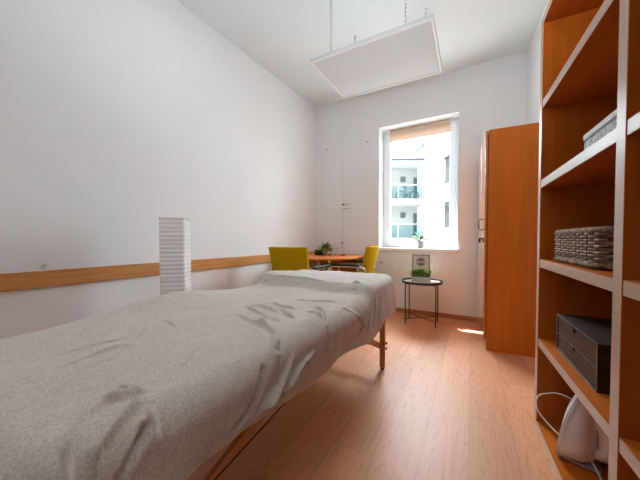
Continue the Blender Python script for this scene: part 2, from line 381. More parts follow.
# ------------------------------------------------------------------ outside: courtyard building seen through the window
def AB(a, b, z):          # local frame of the building across the courtyard: a along it, b away from us
    return (a*math.cos(YAW)-b*math.sin(YAW), a*math.sin(YAW)+b*math.cos(YAW), z)
struct(MB().box(-40, 40, 4.4, 60, -5.2, -5.0).build('ground_outside', 'outside_ground', smooth=False))
BR = YAW
bld = thing('apartment_building', 'cream apartment building with stacked glass balconies across the courtyard', 'building', AB(5.5, 20, -5), BR)
def wz(z): return z+5
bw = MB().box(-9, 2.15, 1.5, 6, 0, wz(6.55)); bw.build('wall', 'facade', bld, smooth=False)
for z1, par in ((1.05, 0), (3.92, 0), (6.86, 1)):
    s_ = MB().box(-9, 2.15, -.02, 1.6, wz(z1)-.40, wz(z1)-.17 if par else wz(z1)); s_.build('balcony_slab', 'slab_white', bld, smooth=False)
    if par: MB().box(-9, 2.15, -.04, 1.6, wz(z1)-.17, wz(z1)+.02).build('slab_band', 'slab_edge', bld, smooth=False)
    rg = MB()
    for k in range(6): rg.box(-9+k*1.85+.03, -9+(k+1)*1.85-.03, .04, .06, wz(z1)+.06, wz(z1)+1.0)
    r_ = rg.build('railing_glass', 'rail_glass', bld, smooth=False)
    rp = MB().box(-9, 2.15, .03, .07, wz(z1)+1.0, wz(z1)+1.05)
    for k in range(7): rp.box(-9+k*1.85-.02, -9+k*1.85+.02, .03, .07, wz(z1), wz(z1)+1.0)
    rp.build('railing_bar', 'slab_edge' if par else 'slab_white', r_, smooth=False)
for z in (4.45, 1.65):
    f = MB().box(.83, 1.22, 1.44, 1.52, wz(z)+1.0, wz(z)+1.42).build('window', 'dark_pane', bld, smooth=False)
    MB().box(1.86, 2.1, 1.44, 1.52, wz(z)-.55, wz(z)+1.35).build('balcony_door', 'dark_pane', bld, smooth=False)
wing = thing('building_wing', 'bright white windowed wing at the right of the courtyard', 'building', AB(7.65, 20, -5), BR)
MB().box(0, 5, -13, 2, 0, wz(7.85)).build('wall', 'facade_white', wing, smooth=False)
MB().box(-.12, 5.1, -13, 2.1, wz(7.85), wz(7.97)).build('roof_edge', 'slab_grey', wing, smooth=False)
for z0, z1 in ((4.45, 5.85), (1.75, 3.15)):
    for b in (-4.6, -8.6):
        w_ = MB().box(-.03, .02, b, b+1.3, wz(z0), wz(z1)).build('window', 'dark_pane', wing, smooth=False)
        MB().box(-.16, .02, b-.08, b+1.38, wz(z0)-.08, wz(z0)).build('window_ledge', 'slab_edge', w_, smooth=False)
        MB().box(-.14, .02, b-.05, b+1.35, wz(z1), wz(z1)+.08).build('shutter_box', 'slab_edge', w_, smooth=False)
# bicycle on the middle balcony
bk = thing('bicycle', 'dark bicycle parked behind the glass of the middle balcony', 'bicycle', AB(6.58, 20.55, 3.92), BR)
for xx in (-.52, .52):
    wl = MB().tube([(xx+.33*math.cos(2*PI*i/28), 0, .34+.33*math.sin(2*PI*i/28)) for i in range(28)], .026, 6, closed=True).build('wheel', 'tyre', bk)
    sp_ = MB()
    for i in range(8): sp_.cyl((xx, 0, .34), (xx+.32*math.cos(PI*i/4), 0, .34+.32*math.sin(PI*i/4)), .005, 4)
    sp_.build('spokes', 'steel', wl)
fr = MB()
BBp, ST, HT, HB = (-.05,0,.33), (-.18,0,.82), (.34,0,.86), (.38,0,.72)
for a, b in ((BBp, ST), (BBp, HB), (ST, HT), (HT, HB), (BBp, (-.52,0,.34)), (ST, (-.52,0,.34)), (HB, (.52,0,.34)), (ST, (-.21,0,.93)), (HT, (.32,0,.98))): fr.cyl(a, b, .022, 6)
fr.build('bicycle_frame', 'bike', bk)
MB().tube([(-.33,0,.94), (-.2,0,.96), (-.08,0,.94)], [.05, .05, .02], 8).build('saddle', 'black', bk)
MB().tube([(.36,-.28,1.0), (.30,-.1,1.0), (.30,.1,1.0), (.36,.28,1.0)], .016, 6).build('handlebar', 'black', bk)
MB().cyl((-.05,-.03,.33), (-.05,.03,.33), .09, 16).build('crank', 'bike', bk)

# ------------------------------------------------------------------ bookcase (local x = into the case, local -y = towards the camera)
BC = (.303, 1.815); BROT = math.radians(2.4)
bc = thing('bookcase', 'tall open cherry wood bookcase standing along the right wall', 'bookcase', (BC[0], BC[1], 0), BROT)
DEP = .295; TH = .046; TOP = 2.112; S1, S2, S3, S4 = .785, .832, 1.555, 1.601
TWO = ['cherry', 'edge']
for a, b in ((0, TH), (S1, S2), (S3, S4)):
    MB().box(0, DEP, -b, -a, 0, TOP-.042, 0, 1).build('side_panel', TWO, bc, bevel=.0015, seg=1)
MB().box(0, DEP, -S4, 0, TOP-.04, TOP, 0, 1).build('top_panel', ['cherry_shelf', 'edge'], bc, bevel=.0015, seg=1)
MB().box(DEP, DEP+.006, -S4, 0, .0, TOP).build('back_panel', 'cherry', bc, smooth=False)
LEV = (1.683, 1.281, .875, .467)
for (a, b) in ((TH, S1), (S2, S3)):
    for z in LEV:
        MB().box(.002, DEP, -b, -a, z-.040, z, 0, 1).build('shelf', ['cherry_shelf', 'edge'], bc, bevel=.0015, seg=1)
    MB().box(.0, DEP, -b, -a, 0, .035, 0, 1).build('bottom_shelf', ['cherry_shelf', 'edge'], bc, bevel=.0015, seg=1)
    for z in LEV:
        for yy in (-a-.006, -b+.006):
            MB().cyl((.03, yy-.006, z-.044), (.03, yy+.006, z-.044), .004, 8).build('shelf_pin', 'chrome', bc)
def bcw(x, s, z=0):       # bookcase local -> world
    return (BC[0]+x*math.cos(BROT)+s*math.sin(BROT), BC[1]+x*math.sin(BROT)-s*math.cos(BROT), z)

# patterned storage box, 1.281 shelf
bx = thing('storage_box', 'black and white scroll patterned box with pale lid on the bookcase shelf', 'box', bcw(.075, .335, 1.281), BROT)
MB().box(0, .20, -.40, 0, 0, .088).build('box_body', 'print_box', bx, bevel=.002)
MB().box(-.001, .201, -.401, .001, .088, .094).build('band', 'lid_dark', bx, smooth=False)  # dark line between box and lid
MB().box(-.003, .203, -.403, .003, .094, .116).build('lid', 'lid', bx, bevel=.003)

# wicker basket on .875 shelf
wk = thing('wicker_basket', 'brown wicker basket with woven sides on the bookcase shelf', 'basket', bcw(.045, .14, .875), BROT)
BW, BL_, BH = .215, .43, .135
def rrect(w, l, r, off, step):
    """closed rounded rectangle path in local x 0..w, y 0..-l, with arc length"""
    pts = []
    cs = [(w-r, -r, 0), (r, -r, PI/2), (r, -l+r, PI), (w-r, -l+r, 1.5*PI)]
    for cx, cy_, a0 in cs:
        for k in range(5): pts.append((cx+(r+off)*math.cos(a0+k*PI/8), cy_+(r+off)*math.sin(a0+k*PI/8)))
    pts.append(pts[0]); out = []; acc = 0
    for (x0, y0), (x1, y1) in zip(pts[:-1], pts[1:]):
        d = math.hypot(x1-x0, y1-y0); n = max(1, int(d/step))
        for k in range(n): out.append((x0+(x1-x0)*k/n, y0+(y1-y0)*k/n, acc+d*k/n, ((y1-y0)/max(d,1e-9), -(x1-x0)/max(d,1e-9))))
        acc += d
    return out, acc
base_path, per = rrect(BW, BL_, .022, 0, .0075)
nst = int(per/.034/2)*2
body = MB()
for rI in range(11):
    z = .015+rI*.0108
    body.tube([(x+nx*.0105*math.sin(PI*nst*a/per+rI*PI), y+ny*.0105*math.sin(PI*nst*a/per+rI*PI), z) for x, y, a, (nx, ny) in base_path], .0050, 6, closed=True)
for k in range(nst):
    x, y, a, nn = min(base_path, key=lambda q: abs(q[2]-per*(k)/nst)); body.cyl((x, y, .006), (x, y, BH-.01), .0048, 6)
body.build('woven_side', 'wicker', wk)
def braid(z, off, r):
    mb = MB(); pth, pr = rrect(BW, BL_, .022, off, .006); n = 2*int(pr/.03)
    for ph in (0, 2*PI/3, 4*PI/3):
        mb.tube([(x+nx*.006*math.cos(2*PI*n/2*a/pr+ph), y+ny*.006*math.cos(2*PI*n/2*a/pr+ph), z+.006*math.sin(2*PI*n/2*a/pr+ph)) for x, y, a, (nx, ny) in pth], r, 6, closed=True)
    return mb
braid(BH, .003, .0075).build('rim', 'wicker_rim', wk)
braid(.0145, .004, .0065).build('base_rim', 'wicker_rim', wk)
MB().box(.01, BW-.01, -BL_+.01, -.01, .004, .010).build('basket_bottom', 'wicker', wk, smooth=False)

# small dark chest with two drawers, .467 shelf
ch = thing('drawer_chest', 'small dark wooden chest with two drawers on the bookcase shelf', 'drawer chest', bcw(.043, .175, .467), BROT)
CW, CL, CHt = .245, .41, .165
t_ = .011
cm = MB(); cm.box(0, CW, -CL, 0, 0, t_); cm.box(0, CW, -CL, 0, CHt-t_, CHt); cm.box(0, CW, -CL, -CL+t_, t_, CHt-t_); cm.box(0, CW, -t_, 0, t_, CHt-t_)
cm.box(.006, CW, -CL+t_, -t_, CHt/2-.004, CHt/2+.004); cm.box(CW-.006, CW, -CL+t_, -t_, t_, CHt-t_)
cm.build('carcass', 'dark_wood', ch, bevel=.0015, seg=1)
wr = ring(MB(), 0, 1, 0, 1, .1, 0, 1); wr = MB()
for (y0, y1, z0, z1) in ((-CL, 0, CHt-.004, CHt), (-CL, 0, 0, .007), (-CL, -CL+.006, 0, CHt), (-.006, 0, 0, CHt), (-CL+t_, -t_, CHt/2-.002, CHt/2+.002)):
    wr.box(-.0015, .0006, y0, y1, z0, z1)
wr.build('worn_edge', 'worn_edge', ch, smooth=False)
for z0, z1 in ((t_+.001, CHt/2-.005), (CHt/2+.005, CHt-t_-.001)):
    d = MB(); ya, yb = -CL+t_+.001, -t_-.001; ym = -CL*.48; hw_ = .014; hz = .020
    d.box(.003, .015, ya, ym-hw_, z0, z1); d.box(.003, .015, ym+hw_, yb, z0, z1); d.box(.003, .015, ym-hw_, ym+hw_, z0, z1-hz)
    dr = d.build('drawer', 'drawer_face', ch, smooth=False)
    MB().box(.016, .019, ym-hw_-.004, ym+hw_+.004, z1-hz-.004, z1).build('notch_dark_plate', 'black', dr, smooth=False)  # black plate behind the cutout, painting the recess dark
    MB().box(.02, CW-.02, ya+.01, yb-.01, z0, z0+.005).build('drawer_bottom', 'dark_wood', dr, smooth=False)

# white electric appliance on the bottom shelf, standing upright (a steam iron on its heel)
ir = thing('steam_iron', 'white plastic steam iron standing on its heel on the bottom shelf', 'iron', (.352, 1.565, .035), math.radians(-18))
def ihalf(h):
    w = .078*max(0.0, 1-(max(h, 0)/.318)**2.0)**.60
    return w*(1-.45*max(0, 1-h/.07)**2) + .0005
def lean(p): return Vector((p.x+.02*p.z+.9*p.z**2.2, p.y, p.z))
nb = MB(); rows = 26; seg_ = 20; vs = []
for i in range(rows+1):
    h = .012+.30*i/rows; w = ihalf(h); D = (.105*(1-(h/.33)**1.8)**.75+.008)*(1-.3*max(0, 1-h/.06)**2)
    for j in range(seg_+1):
        a = -PI/2+PI*j/seg_; vs.append((.008+D*abs(math.cos(a))**.75, w*math.sin(a), h))
fs = []
k = seg_+1
for i in range(rows):
    for j in range(seg_): fs.append((i*k+j, i*k+j+1, (i+1)*k+j+1, (i+1)*k+j))
    fs.append((i*k+seg_, i*k, (i+1)*k, (i+1)*k+seg_))
fs.append(tuple(range(k))[::-1]); fs.append(tuple(rows*k+j for j in range(k)))
nb.add(vs, fs); nb.xform(lean); nb.build('iron_body', 'iron_body', ir, angle=60)
sole = MB(); prof = []
for i in range(31): h = .006+.309*i/30; prof.append((ihalf(h)+.004, h))
poly = [(w, h) for w, h in prof]+[(-w, h) for w, h in reversed(prof)]
n_ = len(poly); vs = [(-.004, y, z) for y, z in poly]+[(.009, y, z) for y, z in poly]
k_ = n_//2
sole.add(vs, [(i, i+1, n_-2-i, n_-1-i) for i in range(k_-1)]+[(n_+i, 2*n_-1-i, 2*n_-2-i, n_+i+1) for i in range(k_-1)]+[(i, (i+1) % n_, n_+(i+1) % n_, n_+i) for i in range(n_)])
sole.xform(lean); sole.build('soleplate', 'iron_plate', ir, angle=35)
hb = MB(); hb.box(.0, .135, -.055, .055, 0, .012); hb.build('heel', 'iron_base', ir, bevel=.006)
hn = MB(); pth = fillet([(.06,0,.050), (.158,0,.062), (.150,0,.175), (.04,0,.215)], .04, 6)
hn.tube(pth, [.022+.012*math.sin(PI*i/(len(pth)-1)) for i in range(len(pth))], 14); hn.xform(lambda p: Vector((p.x, p.y*1.25, p.z))); hn.build('handle', 'iron_body', ir, angle=60)
cdm = MB(); cdm.tube(fillet([(.02,.045,.03), (-.035,.07,.05), (-.10,.115,.09), (-.105,.145,.15), (-.02,.17,.19), (.06,.15,.17), (.12,.08,.06), (.13,.03,.01)], .05, 5), .0032, 8)
cdm.build('cord_loop', 'cord', ir)
cdm = MB(); cdm.tube(fillet([(.10,-.03,.035), (.13,-.09,.02), (.16,-.20,.004), (.19,-.42,.004)], .05, 5), .0032, 8)
cdm.build('power_cord', 'cord', ir)

# ------------------------------------------------------------------ wardrobe
wd = thing('wardrobe', 'tall cherry wood wardrobe between the window wall and the bookcase', 'wardrobe', (.122, 2.79, 0), math.radians(2.6))
WD, WL, WH = .40, .84, 1.925
cm = MB(); cm.box(.0, WD, 0, .018, 0, WH); cm.box(.0, WD, WL-.018, WL, 0, WH); cm.box(0, WD, .018, WL-.018, WH-.018, WH); cm.box(0.006, WD, .018, WL-.018, .09, .108); cm.box(WD-.008, WD, .018, WL-.018, .108, WH-.018); cm.box(.03, .045, .018, WL-.018, 0, .09)
cm.build('carcass', 'cherry_bright', wd, bevel=.001, seg=1)
for y0, y1, hy in ((.002, WL/2-.0015, WL/2-.05), (WL/2+.0015, WL-.002, WL/2+.05)):
    dr = MB().box(-.024, -.005, y0, y1, .10, WH-.006).build('door', 'cherry_gloss', wd, bevel=.002)
    if y0 > .1: continue
    hz = 1.065
    MB().tube(fillet([(-.024, .285, hz), (-.05, .285, hz+.012), (-.05, .285, hz+.098), (-.024, .285, hz+.11)], .02, 5), .005, 8).build('handle', 'dark_metal', dr)
    MB().cyl((-.03, .30, .985), (-.022, .30, .985), .010, 14).build('lock', 'dark_metal', dr)
    MB().box(-.05, -.03, .297, .303, .945, .99)  .build('key', 'dark_metal', dr, bevel=.001)

# ------------------------------------------------------------------ infrared heating panel hung from the ceiling
hp = thing('heating_panel', 'white rectangular heating panel hung from the ceiling on four chains', 'heating panel', (-.707, 2.279, 2.428), math.radians(.2))
PX, PY = .472, .335
MB().box(-PX+.02, PX-.02, -PY+.02, PY-.02, .004, .018).build('panel_face', 'panel_face', hp, smooth=False)
fm = MB(); fm.box(-PX, PX, -PY, -PY+.022, 0, .032, 0); fm.box(-PX, PX, PY-.022, PY, 0, .032); fm.box(-PX, -PX+.022, -PY+.022, PY-.022, 0, .032); fm.box(PX-.022, PX, -PY+.022, PY-.022, 0, .032)
for i, f in enumerate(fm.f):
    zs = [fm.v[j][2] for j in f]
    if max(zs) < .001: fm.mi[i] = 1
fm.build('panel_frame', ['panel_edge', 'panel_lip'], hp, bevel=.002, seg=1)
for cx_, cy_, dx in ((-.285, -PY+.012, 0), (.29, -PY+.012, 0), (-.30, PY-.012, -.04), (.30, PY-.012, .03)):
    cmh = MB(); L_ = HC-2.428-.03; nl = 20
    for i in range(nl):
        zc = .032+L_*(i+.5)/nl*.985; xx = cx_+dx*i/nl; hl = L_/nl*.68; wv = .0075
        ps = []
        for kx in range(12):
            a = 2*PI*kx/12; p = (wv*math.cos(a), (hl-wv)*(1 if math.sin(a) >= 0 else -1)+wv*math.sin(a))
            ps.append((xx+p[0], cy_, zc+p[1]) if i % 2 else (xx, cy_+p[0], zc+p[1]))
        cmh.tube(ps, .0026, 5, closed=True)
    cmh.cyl((cx_+dx, cy_, .03+L_-.012), (cx_+dx, cy_, .03+L_), .008, 10)
    cmh.build('chain', 'steel', hp)

# ------------------------------------------------------------------ massage table
mt = thing('massage_table', 'long wooden massage table with slanted braces under the towel', 'massage table', (-.94, 1.13, 0), 0)
TX, TY = -.94, 1.13
def rr2(x0, x1, y0, y1, r, n=6): return arc(x1-r, y1-r, r, 0, PI/2, n)+arc(x0+r, y1-r, r, PI/2, PI, n)+arc(x0+r, y0+r, r, PI, 1.5*PI, n)+arc(x1-r, y0+r, r, 1.5*PI, 2*PI, n)
HX = .385; HY = .955
tp = MB().prism(rr2(-HX, HX, -HY, HY, .06), .585, .637).build('padded_top', 'vinyl', mt, bevel=.015, seg=3)
MB().prism(rr2(-HX+.02, HX-.02, .44, HY-.02, .06), .637, .672).build('raised_head_pad', 'vinyl', mt, bevel=.012, seg=3)
rl = MB(); rl.box(-HX+.01, HX-.01, -HY+.02, -HY+.04, .50, .583); rl.box(-HX+.01, HX-.01, HY-.04, HY-.02, .50, .583)
rl.box(-HX+.01, -HX+.03, -HY+.04, HY-.04, .50, .583); rl.box(HX-.03, HX-.01, -HY+.04, HY-.04, .50, .583)
rl.build('side_rail', 'beech', mt, bevel=.003)
for sx in (-1, 1):
    for sy in (-1, 1):
        X = sx*.365; Yf = sy*.865
        lg = MB().tube([(X, Yf-.0, .0), (X, Yf, .50)], .001, 4); lg = MB()
        lg.box(X-.019, X+.019, Yf-.013, Yf+.013, .018, .57)
        lgo = lg.build('leg', 'beech', mt, bevel=.003)
        MB().cyl((X, Yf, 0), (X, Yf, .02), .013, 14).build('foot', 'black', lgo)
        for zk in (.165, .205):
            MB().cyl((X+sx*.019, Yf, zk), (X+sx*.036, Yf, zk), .010, 12).build('knob', 'beech', lgo)
    MB().box(sx*.363-.006, sx*.363+.006, -.012, .012, .43, .585).build('cable_bracket', 'dark_metal', mt, smooth=False)
    for sy in (-1, 1):
        X = sx*.338
        b_ = MB()
        p0 = Vector((X, sy*.885, .165 if sy > 0 else .248)); p1 = Vector((X, sy*.10, .555 if sy > 0 else .530)); d_ = (p1-p0).normalized(); nrm = Vector((0, -d_.z, d_.y))
        vs = []
        for p in (p0, p1):
            for ax, an in ((-.008,-.02), (.008,-.02), (.008,.02), (-.008,.02)): vs.append(p+Vector((ax,0,0))+nrm*an)
        b_.add(vs, [(0,1,2,3), (7,6,5,4), (0,4,5,1), (1,5,6,2), (2,6,7,3), (3,7,4,0)])
        b_.build('brace', 'beech', mt, bevel=.003)
        MB().cyl((sx*.363, sy*.66, .353), (sx*.363, sy*.0, .44), .0024, 6).build('cable', 'dark_metal', mt)
for sy in (-1, 1):
    MB().box(-.33, .33, sy*.865-.009, sy*.865+.009, .17, .205).build('cross_bar', 'beech', mt, bevel=.003)

# the towel over it ------------------------------------------------
CX0, CX1, CY0, CY1 = -1.375, -.508, .085, 2.135
R_ED = .075
def towel():
    hwid = (CX1-CX0)/2; rc = .10; xc = (CX0+CX1)/2
    # outer perimeter (counter-clockwise), fine spacing
    step = .0042; per_pts = []
    corners = [(CX1-rc, CY1-rc, 0), (CX0+rc, CY1-rc, PI/2), (CX0+rc, CY0+rc, PI), (CX1-rc, CY0+rc, 1.5*PI)]
    poly = []
    for cx_, cy_, a0 in corners:
        for i in range(9): poly.append((cx_+rc*math.cos(a0+i*PI/16), cy_+rc*math.sin(a0+i*PI/16), math.cos(a0+i*PI/16), math.sin(a0+i*PI/16)))
    poly.append(poly[0])
    for (x0, y0, n0, m0), (x1, y1, n1, m1) in zip(poly[:-1], poly[1:]):
        d = math.hypot(x1-x0, y1-y0); n = max(1, int(round(d/step)))
        for k in range(n):
            t = k/n; per_pts.append((x0+(x1-x0)*t, y0+(y1-y0)*t, n0+(n1-n0)*t, m0+(m1-m0)*t))
    Pm = np.array(per_pts); n = len(Pm)
    nrm = Pm[:, 2:4]/np.linalg.norm(Pm[:, 2:4], axis=1)[:, None]; edge = Pm[:, :2]
    spine = np.stack([np.full(n, xc), np.clip(edge[:, 1], CY0+hwid, CY1-hwid)], 1)
    RE = np.interp(edge[:, 1], [1.35, 1.7], [R_ED, .05]); ins = edge - nrm*RE[:, None]
    ztop = .655
    # raised head section at the far end
    def top_z(x, y):
        f = np.clip((y-(1.475+.05*(x+.9)))/.10, 0, 1); f = f*f*(3-2*f)
        g = .050+.028*np.clip((-.95-x)/.35, 0, 1)*np.clip((2.0-y)/.35, 0, 1)
        z = ztop+f*g
        z += .055*np.exp(-((x+1.36)/.15)**2)*np.exp(-((y-.82)/.36)**2)          # bulge at the far left edge
        z += .006*np.sin(7*x+2.0*y)*np.sin(4.1*y+1.3) + .003*np.sin(17*x-9*y)
        return z
    per_y = edge[:, 1]
    hz_right = np.interp(per_y, [.1,.36,.51,.625,.76,.90,1.03,1.16,1.27,1.32,1.36,1.50,1.63,1.70,1.79,1.95,2.1], [.49,.475,.468,.458,.432,.405,.405,.42,.41,.40,.385,.375,.376,.40,.445,.44,.43])
    hem = np.where(nrm[:, 0] > .7, hz_right, np.where(nrm[:, 1] > .7, .43, np.where(nrm[:, 0] < -.7, .44+.03*np.sin(3*per_y), .47)))
    # smooth around the perimeter
    ker = np.ones(9)/9
    hem = np.convolve(np.concatenate([hem[-4:], hem, hem[:4]]), ker, 'valid')
    arcl = np.concatenate([[0], np.cumsum(np.linalg.norm(np.diff(edge, axis=0), axis=1))])
    rows = []; kinds = []
    m_top = 96
    for i in range(m_top):                                   # spine -> start of the rounded edge
        t = i/m_top; xy = spine*(1-t)+ins*t
        rows.append(np.column_stack([xy, top_z(xy[:, 0], xy[:, 1])])); kinds.append(0)
    zi = top_z(ins[:, 0], ins[:, 1])
    for i in range(19):                                      # rounded edge
        a = (PI/2)*i/18; xy = ins+nrm*(RE*math.sin(a))[:, None]; rows.append(np.column_stack([xy, zi-RE*(1-math.cos(a))])); kinds.append(1)
    m_sk = 60
    for i in range(1, m_sk+1):                               # hanging skirt
        q = i/m_sk; z0 = zi-RE; z = z0+(hem-z0)*q; dq = z0-z
        wv = (.010*np.sin(arcl*16+2.2*np.sin(arcl*5)) + .007*np.sin(arcl*37+1.0+3*np.sin(arcl*3.1)))*np.clip(dq/.14, 0, 1)
        farend = np.clip((per_y-1.55)/.25, 0, 1)*np.clip((nrm[:, 0])*2, 0, 1)
        wv = wv*(.25+1.1*farend) - .062*np.clip(dq/.24, 0, 1)**1.4*(1-farend)*(nrm[:, 0] > .3)*np.clip((per_y-.28)/.12, 0, 1)*np.clip((1.62-per_y)/.35, 0, 1)
        xy = edge+nrm*(wv+.004*q)[:, None]
        rows.append(np.column_stack([xy, z])); kinds.append(2)
    V = np.stack(rows); nr = V.shape[0]
    # normals
    du = np.roll(V, -1, 1)-np.roll(V, 1, 1); dv = np.gradient(V, axis=0)
    Nn = np.cross(dv, du); ln = np.linalg.norm(Nn, axis=2, keepdims=True); Nn = Nn/np.maximum(ln, 1e-9)
    Nn = np.where(ln > 1e-7, Nn, np.array([0, 0, 1.0]))
    flip = (Nn[10, :, 2].mean() < 0); Nn = -Nn if flip else Nn
    Pt = V.reshape(-1, 3); disp = np.zeros(len(Pt))
    H = FOLDS
    for h, w, pts in H:
        best = np.full(len(Pt), 9.0); tt = np.zeros(len(Pt)); total = sum(math.dist(pts[i], pts[i+1]) for i in range(len(pts)-1)); acc = 0
        bb0 = np.min(pts, axis=0)-4*w; bb1 = np.max(pts, axis=0)+4*w
        idx = np.where(np.all((Pt > bb0) & (Pt < bb1), axis=1))[0]; Q = Pt[idx]
        bd = np.full(len(Q), 9.0); bt = np.zeros(len(Q))
        for a, b in zip(pts[:-1], pts[1:]):
            a = np.array(a); b = np.array(b); ab = b-a; l2 = (ab**2).sum(); L_ = math.sqrt(l2)
            u = np.clip(((Q-a)@ab)/max(l2, 1e-9), 0, 1); d = np.linalg.norm(Q-(a+u[:, None]*ab), axis=1)
            better = d < bd; bd = np.where(better, d, bd); bt = np.where(better, (acc+u*L_)/total, bt); acc += L_
        taper = np.clip(np.minimum(bt/.22, (1-bt)/.22), .0, 1)**.7
        disp[idx] += 1.75*h*taper*(.45*np.exp(-(bd/(.48*w))**2) + .85*np.exp(-bd/(.36*w)) - .12*np.exp(-((bd-1.2*w)/(.6*w))**2))
    # soft small creasing everywhere
    X, Y, Z = Pt.T
    disp += .0016*np.sin(23*X+11*Y+5*np.sin(3*Y))*np.sin(9*Y-14*X) + .0012*np.sin(61*X+20*np.sin(2.2*Y))*np.sin(31*Y+9*Z)
    Pt = Pt + Nn.reshape(-1, 3)*disp[:, None]
    faces = []
    for i in range(nr-1):
        b0 = i*n; b1 = (i+1)*n
        for j in range(n):
            k2 = (j+1) % n; faces.append((b0+j, b1+j, b1+k2, b0+k2))
    me = bpy.data.meshes.new('towel'); me.from_pydata(Pt.tolist(), [], faces); me.validate()
    me.polygons.foreach_set('use_smooth', [True]*len(me.polygons)); me.materials.append(M['towel']); me.update()
    import bmesh
    bm = bmesh.new(); bm.from_mesh(me); bmesh.ops.remove_doubles(bm, verts=bm.verts, dist=1e-5); bmesh.ops.recalc_face_normals(bm, faces=bm.faces); bm.to_mesh(me); bm.free()
    o = bpy.data.objects.new('towel', me); COL.objects.link(o)
    so = o.modifiers.new('thickness', 'SOLIDIFY'); so.thickness = .004; so.offset = -1
    return tag(o, 'grey beige terry towel draped over the massage table', 'towel')
FOLDS = [   # height, half width, line on the cloth
 (.007, .012, [(-1.35,1.53,.72),(-1.1,1.55,.715),(-.87,1.575,.71),(-.62,1.61,.71)]),
 (.006, .009, [(-1.30,1.44,.66),(-1.28,1.50,.69),(-1.27,1.56,.72)]),
 (.006, .009, [(-1.02,1.42,.66),(-1.08,1.49,.68),(-1.12,1.54,.71)]),
 (.007, .010, [(-1.00,1.02,.655),(-.88,1.01,.655),(-.74,.96,.655)]),
 (.006, .009, [(-.90,1.10,.655),(-.80,1.05,.655),(-.70,1.04,.655)]),
 (.005, .007, [(-1.12,.649,.655),(-.927,.613,.655),(-.767,.587,.655)]),
 (.009, .010, [(-.967,.973,.655),(-.843,.928,.655),(-.73,.883,.655),(-.63,.839,.655)]),
 (.014, .015, [(-.90,.865,.655),(-.712,.8,.655),(-.584,.732,.655),(-.52,.66,.64),(-.512,.645,.54)]),
 (-.020, .018, [(-.515,.60,.62),(-.515,.565,.56),(-.515,.535,.521),(-.515,.471,.49)]),
 (.016, .017, [(-.515,.736,.60),(-.515,.67,.55),(-.515,.603,.51),(-.515,.567,.48)]),
 (.014, .014, [(-.515,.878,.56),(-.515,.80,.555),(-.515,.70,.52),(-.515,.62,.47)]),
 (-.012, .012, [(-.515,.84,.53),(-.515,.75,.51),(-.515,.67,.48)]),
 (.009, .010, [(-.771,1.008,.655),(-.627,.908,.655),(-.52,.842,.611)]),
 (.009, .010, [(-.66,1.13,.655),(-.565,1.05,.655),(-.52,.985,.62),(-.512,.97,.55)]),
 (.010, .010, [(-.64,1.03,.655),(-.56,1.0,.655),(-.515,.985,.60),(-.515,.985,.48)]),
 (.012, .014, [(-.55,1.20,.65),(-.512,1.32,.58),(-.515,1.40,.514),(-.515,1.38,.455),(-.515,1.25,.44)]),
 (-.014, .016, [(-.515,1.36,.46),(-.515,1.24,.47),(-.515,1.15,.48)]),
 (.012, .012, [(-.80,1.56,.70),(-.67,1.60,.705),(-.57,1.61,.69),(-.515,1.60,.62),(-.512,1.57,.44)]),
 (.009, .010, [(-.75,1.50,.67),(-.62,1.54,.68),(-.53,1.53,.64),(-.512,1.50,.55),(-.512,1.46,.42)]),
 (.008, .009, [(-.56,1.70,.70),(-.512,1.69,.62),(-.512,1.67,.43)]),
 (.009, .010, [(-.55,1.82,.70),(-.512,1.80,.63),(-.512,1.75,.43)]),
 (.008, .010, [(-.54,1.95,.70),(-.512,1.92,.62),(-.512,1.86,.44)]),
 (.006, .008, [(-.671,.299,.655),(-.599,.311,.655)]),
 (.013, .013, [(-.60,.33,.655),(-.625,.253,.655),(-.59,.209,.655),(-.552,.175,.65),(-.52,.165,.62),(-.512,.17,.56)]),
 (.010, .012, [(-.585,.315,.655),(-.555,.254,.655),(-.53,.205,.64),(-.515,.19,.60)]),
 (-.016, .014, [(-.53,.285,.64),(-.515,.258,.61),(-.515,.225,.58),(-.515,.205,.55)]),
 (.009, .009, [(-.551,.298,.655),(-.515,.292,.602),(-.515,.277,.575),(-.515,.281,.52)]),
 (.008, .009, [(-.515,.345,.60),(-.515,.315,.53),(-.515,.305,.49)]),
 (.005, .010, [(-1.021,.291,.655),(-1.006,.409,.655),(-.98,.478,.655)]),
 (.007, .009, [(-.877,.22,.655),(-.914,.35,.655),(-.931,.466,.655)]),
 (.006, .009, [(-.83,.22,.655),(-.84,.36,.655),(-.91,.463,.655)]),
 (.006, .009, [(-.952,.484,.655),(-1.03,.56,.655),(-1.114,.646,.655)]),
 (.004, .006, [(-.85,.20,.655),(-.834,.25,.655)]),
 (.005, .012, [(-.82,1.20,.655),(-.70,1.20,.655),(-.60,1.28,.655)]),
 (.004, .012, [(-.711,.551,.655),(-.619,.408,.655),(-.601,.327,.655)]),
]
towel()

